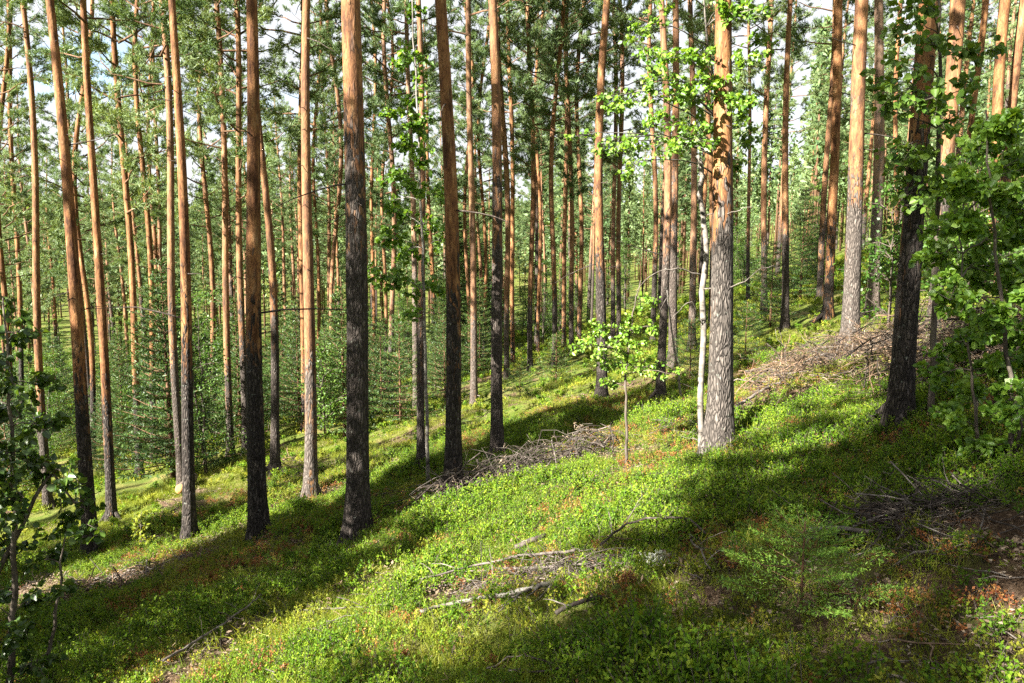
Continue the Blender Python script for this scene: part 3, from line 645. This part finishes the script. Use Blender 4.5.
def spruce_meshes(seed, Hs, Rb, nwh, blades, bl=.055, bw=.010, nb=7):
    g = np.random.default_rng(seed); sm = MB(); lf = MB(); P = []; D = []; N = []
    u = np.linspace(0, 1, 8); sm.tube(np.stack([0*u, 0*u, -.05+u*Hs], 1), .012*Hs*(1-u)+.004, 7, 0)
    for w in range(nwh):
        f = (w+.35*g.random())/nwh; zz = .06*Hs+f*Hs*.9
        for b in range(nb):
            a = b*6.283/nb+w*1.3+g.normal()*.2; L = Rb*(1-f)**.85*g.uniform(.75, 1.15)+.05
            d = np.array([math.cos(a), math.sin(a), .12+.35*f]); e = np.array([0, 0, zz])+d*L; p0 = np.array([0, 0, zz])
            mid = (p0+e)/2+np.array([0, 0, -.05*L]); e = e+np.array([0, 0, .02])
            sm.tube(np.stack([p0, mid, e]), np.array([.0024, .002, .001])*(Hs+.4), 4, 0, False)
            side = np.array([-math.sin(a), math.cos(a), 0])
            n = max(8, int(blades*L/Rb)); t = g.random(n)**.8; sg = g.choice([-1, 1], n)
            sl = (.42*L*(1-t)**.6+.03)*g.random(n)
            base = np.where((t < .5)[:, None], p0+(mid-p0)*(t*2)[:, None], mid+(e-mid)*(t*2-1)[:, None])
            ld = unit(side[None]*sg[:, None]*.9+d[None]*.7)
            pp = base+ld*sl[:, None]; P.append(pp); D.append(unit(ld*.8+g.normal(size=(n, 3))*.55)); N.append(unit(g.normal(size=(n, 3))*.5+np.array([0, 0, .9])))
    P = np.vstack(P); D = np.vstack(D); N = np.vstack(N); n = len(P)
    lf.leaves(P, D, N, bl*g.uniform(.7, 1.25, n), bw, 0, 'kite', .1)
    return [sm.mesh('trunk', [M['limb']], True), lf.mesh('needle_cover', [M['spruce']])]
SPR = [spruce_meshes(300, 1.2, .5, 9, 90), spruce_meshes(301, 2.6, .85, 14, 150, .07, .014), spruce_meshes(302, 5.0, 1.3, 22, 210, .10, .022), spruce_meshes(303, 9.0, 1.9, 32, 260, .14, .034)]
SEED = spruce_meshes(304, .44, .46, 4, 520, .022, .0055, 5)
SEED[1].materials[0] = leaf_mat('fresh_spruce_needles', [(.05, .12, .014), (.10, .19, .022), (.17, .27, .035)], .3, .5, .25, inst=.1)
def spruce(p, k, s, label, group):
    r = empty('young_spruce', p, label, 'spruce', group); r.rotation_euler = (0, 0, rng.random()*6.28); r.scale = (s,)*3
    for nme, me in zip(('trunk', 'needle_cover'), SPR[k] if k >= 0 else SEED): link(nme, me, r)
    return r
for px, Yd, k, s, lab in [(345, 17, 2, .75, 'bright layered young spruce beside the blackest pine'), (300, 21, 2, .8, 'young spruce behind the thin brown pine, paler at its tips'),
        (382, 20, 1, 1.1, 'young spruce showing just uphill of the blackest pine'), (285, 24, 2, .9, 'taller young spruce deep between the orange thin pines'), (445, 19, 1, .9, 'low young spruce between the white birch and the thick pine'),
        (556, 17, 0, 1.0, 'small dark spruce in the middle of the mossy slope'), (520, 15, 0, .8, 'knee-high spruce by the mottled dark pine'), (125, 24, 2, .8, 'young spruce in the valley undergrowth beneath the clean orange pine'),
        (770, 17, 1, .8, 'bushy low spruce on the hillside behind the broad scaly pine'), (800, 22, 2, .7, 'hillside spruce behind the slender straight pine'), (745, 13, 0, .9, 'small spruce on the moss just behind the broad scaly pine'),
        (235, 27, 2, .8, 'young spruce behind the pale lower-stemmed pine'), (690, 13, 0, .9, 'small spruce at the foot of the white snag'), (480, 26, 2, .75, 'young spruce behind the slender speckled pine')]:
    p = ground_at(px, Yd); spruce(p, k, s, lab, 'young spruces'); POS.append((p.x, p.y))
spruce(SHADE_SPRUCE, 2, .85, 'unseen young spruce added outside the view to shade the dark sapling', 'young spruces')
for (t_, u_, s_), lab in zip(SIDE, ('unseen dense spruce added to shade the blackest pine', 'unseen dense spruce added to shade the sooty lower stem by the litter strip', 'unseen dense spruce added to shade the cracked grey foot of the two-tone pine')):
    p = S*t_+U*u_; r_ = spruce(Vector((p[0], p[1], float(h(p[0], p[1])))), 3, s_, lab, 'young spruces'); r_.scale = (s_*.66, s_*.66, s_)
b = on_ground(800, 618)+Vector((0, 0, .10)); spruce(b, -1, .85, 'tiny bright spruce seedling spreading flat among the bilberries in front', 'young spruces')
k = 0; cnt = 0
while cnt < 82 and k < 6000:
    k += 1; Yd = rng.uniform(24, 75); px = rng.uniform(-60, 1090)
    if cnt < 36: px = rng.uniform(-60, 420); Yd = rng.uniform(15, 34); X = (px-512)/F*Yd
    if not free(X, Yd, 1.3): continue
    POS.append((X, Yd)); cnt += 1
    reg = 'in the valley undergrowth' if px < 330 else 'beyond the mossy slope' if px < 690 else 'on the upper hillside'
    spruce(Vector((X, Yd, float(h(X, Yd)))), int(rng.choice([2, 3, 3]) if Yd > 34 else rng.choice([1, 1, 2])), rng.uniform(.7, 1.2), 'dense green spruce '+reg+' between far pine trunks', 'far spruces '+reg)
k = 0; cnt = 0
while cnt < 84 and k < 8000:
    k += 1; px = rng.uniform(-40, 1070) if cnt % 4 else rng.uniform(-60, 300); left = px < 330
    Yd = rng.uniform(14.5 if left else 19, 30 if cnt % 3 == 0 else 48); X = (px-512)/F*Yd
    if px > 860: Yd = rng.uniform(9, 30); X = (px-512)/F*Yd
    if 330 < px < 860 and Yd < 30: continue
    if left and Yd < 19 and rng.random() < .6: continue
    if not free(X, Yd, .75): continue
    POS.append((X, Yd)); cnt += 1
    reg = 'in the valley behind the dark-footed trunks' if left else 'along the far edge of the mossy slope' if px < 690 else 'on the hillside above the slash piles'
    kk = int(rng.choice([0, 1, 2, 3, 4, 5] if Yd > 24 else [0, 1, 4] if not left else [3, 1, 5, 3]))
    bush(X, Yd, kk, rng.uniform(.7, 1.1), 'bright leafy young birch '+reg, 'young birches '+reg)

k = 0; cnt = 0
while cnt < 86 and k < 6000:
    k += 1; px = rng.uniform(360, 880) if cnt < 46 else rng.uniform(-60, 340); Yd = rng.uniform(34, 66); X = (px-512)/F*Yd
    if not free(X, Yd, .75): continue
    POS.append((X, Yd)); cnt += 1
    bush(X, Yd, int(rng.choice([1, 2, 3, 5])), rng.uniform(.9, 1.3), 'leafy young birch far back between the thin trunks', 'young birches far back between the trunks')
# ------------------------------------------------------------------ dead wood
def crook(pts, n=24, jit=.01, g=rng):
    pts = np.array([list(p) for p in pts]); t = np.linspace(0, 1, len(pts)); tt = np.linspace(0, 1, n)
    q = np.stack([np.interp(tt, t, pts[:, c]) for c in range(3)], 1); q[1:-1] = (q[:-2]+2*q[1:-1]+q[2:])/4
    return q+g.normal(size=q.shape)*jit
def dead_piece(name, pts, r0, r1, mat, label, cat, twigs=0, tl=.3, group=None, n=24, jit=.006, side_branches=()):
    ln = sum((pts[i+1]-pts[i]).length for i in range(len(pts)-1)); n = min(n, max(7, int(ln/.075))); jit = min(jit, .05*ln/n)
    B = np.array(list(pts[0])); root = empty(name, pts[0], label, cat, group); mb = MB(); P = crook(pts, n, jit)-B
    mb.tube(P, np.linspace(r0, r1, n), 9, 0); link('stem', mb.mesh('stem', [mat], True), root)
    if twigs or side_branches:
        tb = MB()
        for _ in range(twigs):
            i = int(rng.integers(max(1, n//6), n-1)); d = unit(rng.normal(size=3)+np.array([0, 0, .35])); L = tl*rng.uniform(.4, 1.3)
            u = np.linspace(0, 1, 6)[:, None]; tb.tube(P[i]+d*u*L+rng.normal(size=(6, 3))*.03*L*u+np.array([0, 0, -.25*L])*u**2, np.linspace(max(.0025, r1*.5), .0014, 6), 5, 0)
        for sbp, rr_ in side_branches:
            q = crook(sbp, 14, .008)-B; tb.tube(q, np.linspace(rr_, .0018, 14), 5, 0)
        link('branch', tb.mesh('branch', [M['dead']], True), root)
    return root
b = on_ground(702, 457); Y = b.y
dead_piece('birch_snag', [b-Vector((0, 0, .05)), at_depth(700, 400, Y), at_depth(704, 330, Y), at_depth(702, 290, Y), at_depth(706, 262, Y), at_depth(706, 240, Y), at_depth(703, 215, Y), at_depth(699, 195, Y), at_depth(702, 178, Y), at_depth(701, 165, Y), at_depth(697, 156, Y)],
           .030, .021, M['snag'], 'bare crooked white snag standing against the broad scaly pine', 'dead tree', 0, n=40, jit=.003,
           side_branches=[([at_depth(702, 275, Y), at_depth(680, 268, Y-.1), at_depth(655, 272, Y-.2), at_depth(635, 290, Y-.2)], .009), ([at_depth(704, 290, Y), at_depth(735, 287, Y-.4), at_depth(760, 268, Y-.5), at_depth(785, 266, Y-.5)], .007),
                          ([at_depth(704, 215, Y), at_depth(730, 212, Y-.4), at_depth(755, 205, Y-.5)], .006), ([at_depth(703, 325, Y), at_depth(690, 300, Y-.2), at_depth(672, 318, Y-.2)], .006)])
b = on_ground(682, 402); Y = b.y
dead_piece('bare_stick', [b, at_depth(676, 360, Y), at_depth(672, 330, Y), at_depth(667, 290, Y)], .018, .008, M['snag'], 'bare leaning pale stick beside the dark lower-stemmed pine', 'dead branch', 4, .3)
b = on_ground(400, 421); Y = b.y
dead_piece('bare_stick', [b, at_depth(392, 400, Y), at_depth(383, 380, Y)], .022, .012, M['snag'], 'pale dead stick slanting out of the undergrowth near the white birch', 'dead branch', 2, .3)
def lay(pix, dz=.05): return [on_ground(*p)+Vector((0, 0, dz)) for p in pix]
root = dead_piece('fallen_log', lay([(420, 621), (450, 613), (500, 606), (540, 597), (566, 589)], .06), .010, .018, M['snag'], 'fallen weathered birch log with peeling white and black bark', 'log', 10, .35, n=30, jit=.004)
dead_piece('fallen_branch', lay([(392, 601), (430, 592), (480, 578), (530, 568), (575, 566)], .10), .006, .010, M['dead'], 'long dead branch lying just above the fallen birch log', 'dead branch', 8, .3, 'fallen branches')
dead_piece('fallen_branch', lay([(450, 582), (500, 577), (545, 577), (590, 574)], .06), .006, .008, M['dead'], 'straight pale dead branch between the log and the reddish sprigs', 'dead branch', 5, .25, 'fallen branches')
dead_piece('fallen_branch', lay([(600, 566), (620, 548), (650, 537), (690, 540), (705, 556)], .14), .008, .006, M['darkwood'], 'dark arching dead branch over the shaded bilberries', 'dead branch', 4, .25, 'fallen branches')
dead_piece('fallen_branch', lay([(555, 622), (575, 614), (602, 606)], .05), .013, .010, M['darkwood'], 'short dark stick downhill of the fallen log end', 'dead branch', 2, .15, 'fallen branches')
dead_piece('fallen_branch', lay([(808, 544), (830, 543), (872, 546)], .08), .016, .012, M['dead'], 'short pale stick pointing at the grey twig heap', 'dead branch', 2, .2, 'fallen branches')
dead_piece('fallen_branch', lay([(165, 676), (205, 650), (250, 618), (262, 605)], .10), .009, .005, M['dead'], 'thin pale twig branch on the sunlit edge of the shadow', 'dead branch', 7, .22, 'fallen branches')
dead_piece('fallen_branch', lay([(735, 418), (765, 398), (800, 372), (822, 365)], .10), .018, .012, M['dead'], 'long grey branch lying across the slope towards the brown slash pile', 'dead branch', 7, .3, 'fallen branches')
dead_piece('fallen_branch', lay([(690, 560), (700, 572), (708, 590)], .12), .006, .004, M['dead'], 'grey forked twig standing among bilberries behind the tiny spruce seedling', 'dead branch', 6, .2, 'fallen branches')
dead_piece('fallen_branch', lay([(515, 555), (530, 549), (546, 543)], .06), .022, .018, M['darkwood'], 'stubby brown rotten branch between the sunlit sprigs', 'dead branch', 1, .15, 'fallen branches')
dead_piece('fallen_branch', lay([(270, 618), (330, 616), (390, 612)], .05), .006, .004, M['dead'], 'thin straight twig across the lower sunlit sprigs', 'dead branch', 3, .15, 'fallen branches')
dead_piece('fallen_branch', lay([(420, 385), (450, 398), (480, 404)], .2), .012, .008, M['dead'], 'dead branch lying in the undergrowth behind the thick pine', 'dead branch', 4, .3, 'fallen branches')
# cut log with an orange end
b = on_ground(181, 494)
lr = empty('cut_log', b+Vector((0, 0, .09)), 'short cut log showing its orange sawn end by the dark-footed pine', 'log')
lb = MB(); u = np.linspace(0, 1, 8)[:, None]; lb.tube(u*np.array([-.25, 1.1, -.12]), np.full(8, .095), 12, 0, False); link('stem', lb.mesh('stem', [M['bark']], True), lr)
eb = MB(); eb.tube(np.array([[0, -.012, .002], [-.01, .02, 0]]), [.093, .095], 12, 0); link('cut_end', eb.mesh('cut_end', [M['cut']]), lr)
def brush(pix, width, height, n, mats, label, tl=(.25, .9), rad=(.003, .010), sprays=0):
    P = [on_ground(*p) for p in pix]; B = np.array(P[len(P)//2]); root = empty('brush_pile', P[len(P)//2], label, 'brush pile')
    A = np.array([list(p) for p in P]); seg = np.linspace(0, 1, len(A))
    mbs = MB(); LP = []; LD = []
    axis = unit(A[-1]-A[0])
    for _ in range(n):
        f = rng.random(); c = np.array([np.interp(f, seg, A[:, q]) for q in range(2)]); o = rng.normal(size=2)*width*.5
        xy = c+o; fall = math.exp(-(o@o)/(width*width*.6)); z = float(h(xy[0], xy[1]))+.01+height*fall*rng.random()**.8
        d = unit(axis*rng.choice([-1, 1])*rng.uniform(.1, 1.0)+rng.normal(size=3)*np.array([.7, .7, .38])); L = rng.uniform(*tl)
        u = np.linspace(-.5, .5, 6)[:, None]; pts = np.array([xy[0], xy[1], z])+d*u*L+rng.normal(size=(6, 3))*.02*L+np.array([0, 0, -1])*(u**2)*L*rng.uniform(0, .5)
        g_ = h(pts[:, 0], pts[:, 1])+.004; pts[:, 2] = np.maximum(pts[:, 2], g_)
        r_ = rad[0]+(rad[1]-rad[0])*rng.random()**2.2; mbs.tube(pts-B, np.linspace(r_, r_*.4, 6), 5, int(rng.integers(0, len(mats))), False)
        if sprays and rng.random() < sprays:
            m = 26; t = rng.integers(0, 6, m); LP.append(pts[t]-B+rng.normal(size=(m, 3))*.02); LD.append(unit(d+rng.normal(size=(m, 3))*.8))
    if LP:
        LP = np.vstack(LP); LD = np.vstack(LD); mbs.leaves(LP, LD, rdir(len(LP)), .06, .006, len(mats), 'blade')
    link('twig_heap', mbs.mesh('twig_heap', [M[m] for m in mats]+[M['dryg']]), root)
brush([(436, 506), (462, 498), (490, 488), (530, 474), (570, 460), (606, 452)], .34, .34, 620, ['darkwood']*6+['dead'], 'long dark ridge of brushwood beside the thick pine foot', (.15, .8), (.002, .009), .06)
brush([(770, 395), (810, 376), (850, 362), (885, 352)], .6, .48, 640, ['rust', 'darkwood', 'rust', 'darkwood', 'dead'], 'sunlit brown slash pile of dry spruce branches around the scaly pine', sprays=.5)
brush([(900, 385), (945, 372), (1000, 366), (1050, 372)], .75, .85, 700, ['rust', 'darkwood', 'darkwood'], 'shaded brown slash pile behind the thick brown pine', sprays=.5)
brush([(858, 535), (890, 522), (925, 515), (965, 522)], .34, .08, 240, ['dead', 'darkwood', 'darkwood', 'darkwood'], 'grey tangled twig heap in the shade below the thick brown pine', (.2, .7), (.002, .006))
brush([(470, 600), (530, 582), (580, 572), (625, 560)], .22, .10, 190, ['dead', 'darkwood', 'darkwood'], 'low tangle of grey twigs around the fallen birch log', (.15, .7), (.002, .0045))
brush([(70, 590), (120, 583), (165, 566)], .4, .06, 160, ['dead', 'rust'], 'thin scatter of grey chips and sticks on the bare earth strip', (.15, .7), (.003, .012))
brush([(265, 455), (300, 475), (330, 470)], .4, .12, 130, ['rust', 'darkwood'], 'small dark slash pile behind the sunlit pine', (.2, .8))
brush([(715, 440), (690, 428), (660, 432)], .3, .12, 60, ['dead'], 'few thin dead twigs at the foot of the broad scaly pine', (.2, .5), (.002, .004))
# pale lichen cushion
b = on_ground(660, 566); lb = MB(); n = 320
P = rng.normal(size=(n, 3))*np.array([.045, .04, .012]); P[:, 2] = np.abs(P[:, 2])+.03; lb.leaves(P, unit(rng.normal(size=(n, 3))+np.array([0, 0, .6])), rdir(n), .025, .02, 0, 'kite')
tag(link('lichen_cushion', lb.mesh('lichen_cushion', [M['lichen']]), None, b), 'small whitish lichen cushion among shaded bilberries', 'lichen')

# ------------------------------------------------------------------ ground cover
def sprig(seed, nst, hgt, nlf, ls, mat, stemmat='stem', ratio=.62):
    g = np.random.default_rng(seed); mb = MB(); P = []; D = []
    for s in range(nst):
        a = g.random()*6.28; lean = g.uniform(.1, .6); e = np.array([math.cos(a)*lean, math.sin(a)*lean, 1])*hgt*g.uniform(.6, 1.1)
        b0 = g.normal(size=3)*np.array([.02, .02, 0]); mb.tube(np.stack([b0, b0+e*.5+g.normal(size=3)*.006, b0+e]), [.0016, .0013, .0008], 3, 1, False)
        for c in range(3):
            f = g.uniform(.35, .9); d = unit(g.normal(size=3)+np.array([0, 0, .6])); L = hgt*g.uniform(.2, .45)
            n = max(2, nlf//(nst*4)); t = g.random(n)[:, None]
            P.append(b0+e*f+d*L*t); D.append(unit(g.normal(size=(n, 3))*.8+np.array([0, 0, .25])))
        n = max(2, nlf//(nst*4)); t = g.uniform(.4, 1, n)[:, None]; P.append(b0+e*t); D.append(unit(g.normal(size=(n, 3))*.8+np.array([0, 0, .25])))
    P = np.vstack(P); D = np.vstack(D); n = len(P); sz = ls*g.uniform(.65, 1.2, n)
    mb.leaves(P, D, unit(g.normal(size=(n, 3))*.5+np.array([0, 0, .9])), sz, sz*ratio, 0, 'kite', .12)
    return hidden('sprig', mb.mesh('sprig', [M[mat], M[stemmat]]))
def tuft(seed, n, hgt, w, mat, spread=.06):
    g = np.random.default_rng(seed); mb = MB()
    P = g.normal(size=(n, 3))*np.array([spread, spread, 0]); D = unit(g.normal(size=(n, 3))*.55+np.array([0, 0, 1]))
    mb.leaves(P, D, rdir(n, g), hgt*g.uniform(.4, 1.2, n), w, 0, 'blade'); return hidden('tuft', mb.mesh('tuft', [M[mat]]))
def twiglet(seed, mat):
    g = np.random.default_rng(seed); mb = MB()
    for _ in range(3):
        d = unit(g.normal(size=3)*np.array([1, 1, .15])); L = g.uniform(.08, .3); c = g.normal(size=3)*np.array([.1, .1, 0])+np.array([0, 0, .012])
        u = np.linspace(-.5, .5, 5)[:, None]; mb.tube(c+d*u*L+g.normal(size=(5, 3))*.006, np.linspace(.004, .0015, 5), 4, 0, False)
    return hidden('twig', mb.mesh('twig', [M[mat]]))
def flakes(seed, mat, n=26):
    g = np.random.default_rng(seed); mb = MB(); P = g.normal(size=(n, 3))*np.array([.09, .09, 0]); P[:, 2] = g.uniform(.004, .02, n)
    mb.leaves(P, unit(g.normal(size=(n, 3))*np.array([1, 1, .2])), unit(g.normal(size=(n, 3))*.3+np.array([0, 0, 1])), g.uniform(.012, .04, n), g.uniform(.006, .02, n), 0, 'kite', .2)
    return hidden('flake', mb.mesh('flake', [M[mat]]))
SRC_A = [sprig(400+k, 5, .14, 136, .0165, 'bil1', 'stem', .55) for k in range(4)]
SRC_B = [sprig(410+k, 4, .10, 84, .0145, 'bil2') for k in range(3)]
SRC_R = [sprig(420+k, 4, .10, 70, .0145, 'redl') for k in range(2)]
SRC_G = [tuft(430+k, 90, .085, .0036, 'grass', .06) for k in range(3)]
SRC_M = [sprig(440+k, 5, .17, 90, .036, 'bil1') for k in range(2)]+[sprig(445+k, 4, .10, 70, .032, 'bil2') for k in range(2)]+[tuft(448, 70, .13, .009, 'grass', .10)]
def points(n, rmin, rmax, amin=-52, amax=52, pw=.5):
    r = rmin+(rmax-rmin)*rng.random(n)**pw; a = np.radians(rng.uniform(amin, amax, n)); return r*np.sin(a), r*np.cos(a)
def rots(n, tilt=.25): return np.stack([rng.normal(size=n)*tilt, rng.normal(size=n)*tilt, rng.random(n)*6.28], 1)
def lay_cover(name, x, y, scl, nv, src, label, keep, tilt=.22, dz=-.01):
    k = rng.random(len(x)) < keep; x = x[k]; y = y[k]; n = len(x); s = (scl[k] if hasattr(scl, '__len__') else np.full(n, scl))*rng.uniform(.7, 1.25, n)
    scatter(name, np.stack([x, y, h(x, y)+dz], 1), rots(n, tilt), s, rng.integers(0, nv, n), src, label)
x, y = points(46000, .7, 13, -58, 58, pw=.60); bm = bare(x, y); patch = fbm(x*.8+4, y*.8+2, 3)
lay_cover('bilberry_cover', x, y, .55+.85*np.clip(fbm(x*1.7+8, y*1.7+4, 2)*1.7-.40, 0, 1), 4, SRC_A, 'leafy green bilberry shrubs covering the near forest floor', np.clip((patch-.44)*12.0, .10, 1)*(1-.94*bm))
x, y = points(33000, .7, 13, -58, 58, pw=.60); bm = bare(x, y); patch = fbm(x*.8+4, y*.8+2, 3)
lay_cover('heath_cover', x, y, .6+.8*fbm(x*2+8, y*2+4, 2), 3, SRC_B, 'yellow green low sprigs between the bilberries', np.clip((.54-patch)*9, .06, 1)*np.clip((fbm(x*1.1+9, y*1.1+40, 2)-.36)*8, .15, 1)*(1-.94*bm))
x, y = points(19000, .7, 13, pw=.60); pr = fbm(x*1.3+30, y*1.3+12, 2)
lay_cover('reddish_cover', x, y, .95, 2, SRC_R, 'reddish brown lingonberry sprigs', np.clip((pr-.50)*12+.75*reds(x, y), .05, 1)*(1-.85*bare(x, y)))
x, y = points(16000, .7, 17, pw=.58); pg = fbm(x*.5+60, y*.5+12, 2)
lay_cover('grass_cover', x, y, 1.0, 3, SRC_G, 'fine grass and moss tufts', np.clip((pg-.40)*7+np.clip((-x-1)*.3, 0, .6), .2, 1)*(1-.94*bare(x, y)))
x, y = points(42000, 11, 52, -60, 60, pw=.62); pg = fbm(x*.35+60, y*.35+12, 3)
lay_cover('distant_cover', x, y, np.clip(.9+(np.hypot(x, y)-12)*.035, .9, 2.4), 5, SRC_M, 'low green shrubs and moss on the far slope', np.clip((pg-.30)*4, .12, 1)*(1-.94*bare(x, y)))
x, y = points(2600, .8, 14, pw=.62)
lay_cover('twig_litter', x, y, 1.0, 3, [twiglet(460, 'dead'), twiglet(461, 'darkwood'), twiglet(462, 'rust')], 'fallen twigs scattered on the forest floor', .35+.65*bare(x, y), .1, .004)
x, y = points(9000, .8, 16, pw=.62)
lay_cover('dry_leaf_litter', x, y, 1.0, 2, [flakes(470, 'dryg'), flakes(471, 'dryg')], 'dry leaves, bark flakes and needles on bare ground', .10+.9*bare(x, y), .1, .006)

# ------------------------------------------------------------------ far forest
def lod_tree(seed):
    g = np.random.default_rng(seed); mb = MB(); Hh = 17; n = 900
    u = g.random(n)**.8; z = 5.8+11.2*u; a = g.random(n)*6.28; r = 2.2*(1-u)**.6*g.random(n)**.5*(.6+.4*np.sin(z*2.2+a))
    P = np.stack([np.cos(a)*r, np.sin(a)*r, z], 1); mb.leaves(P, unit(g.normal(size=(n, 3))+np.array([0, 0, .3])), rdir(n, g), .55*g.uniform(.6, 1.2, n), .2, 0, 'kite')
    mb.tube(np.array([[0, 0, -.3], [0, 0, 9], [0, 0, 17]]), [.13, .1, .02], 6, 1); return hidden('lod', mb.mesh('lod', [M['needle_far'], M['limb']]))
x, y = points(4800, 64, 620, -66, 66, pw=.85)
lay_cover('far_forest', x, y, 1.0, 3, [lod_tree(480+k) for k in range(3)], 'far forest filling the valley and the opposite hill', 1.0, .02, -.1)

# ------------------------------------------------------------------ light, sky, camera
EL = R(34)
sun = bpy.data.lights.new('sun', 'SUN'); sun.energy = 5.0; sun.angle = R(.53); sun.color = (1, .95, .85)
so = bpy.data.objects.new('sun', sun); COL.objects.link(so)
so.rotation_mode = 'QUATERNION'; so.rotation_quaternion = Vector((.78*math.cos(EL), .62*math.cos(EL), -math.sin(EL))).to_track_quat('-Z', 'Y'); so.location = (-30, -24, 30)
w = bpy.data.worlds.new('World'); sc.world = w; w.use_nodes = True; nt = w.node_tree
for n_ in list(nt.nodes): nt.nodes.remove(n_)
sky = nd(nt, 'ShaderNodeTexSky', sky_type='NISHITA', sun_disc=False); sky.sun_elevation = EL; sky.sun_rotation = math.atan2(-.78, -.62) % (2*math.pi)
sky.air_density = 1.0; sky.dust_density = 1.5
tc = nd(nt, 'ShaderNodeTexCoord'); mp = nd(nt, 'ShaderNodeMapping'); mp.inputs['Scale'].default_value = (2.2, 2.2, 5); nt.links.new(tc.outputs['Generated'], mp.inputs[0])
cl = nd(nt, 'ShaderNodeTexNoise', i_Scale=1.6, i_Detail=6.0, i_Roughness=.6); nt.links.new(mp.outputs[0], cl.inputs['Vector'])
cf = ramp(nt, [(.30, (0, 0, 0)), (.47, (1, 1, 1))], cl.outputs[0])
col = mixc(nt, mathn(nt, 'MULTIPLY', cf.outputs[0], .95), sky.outputs[0], (2.85, 2.92, 3.02))
bg = nd(nt, 'ShaderNodeBackground', i_Strength=.05); nt.links.new(col, bg.inputs[0])
wo = nd(nt, 'ShaderNodeOutputWorld'); nt.links.new(bg.outputs[0], wo.inputs[0])

cam = bpy.data.cameras.new('camera'); cam.sensor_width = 36; cam.lens = 36*F/1024; cam.clip_end = 3000; cam.clip_start = .05
co = bpy.data.objects.new('camera', cam); COL.objects.link(co); co.location = EYE; co.rotation_euler = (math.pi/2-TILT, 0, 0); sc.camera = co
v = sc.view_settings; v.view_transform = 'Standard'; v.look = 'None'; v.gamma = 1; v.use_curve_mapping = False; v.exposure = 2.95
sc.cycles.max_bounces = 5; sc.cycles.diffuse_bounces = 3; sc.cycles.glossy_bounces = 1; sc.cycles.transmission_bounces = 3; sc.cycles.transparent_max_bounces = 4
sc.cycles.use_denoising = False; sc.cycles.use_adaptive_sampling = True; sc.cycles.adaptive_threshold = .01
sc.cycles.sample_clamp_indirect = 3
sc.cycles.caustics_reflective = False; sc.cycles.caustics_refractive = False
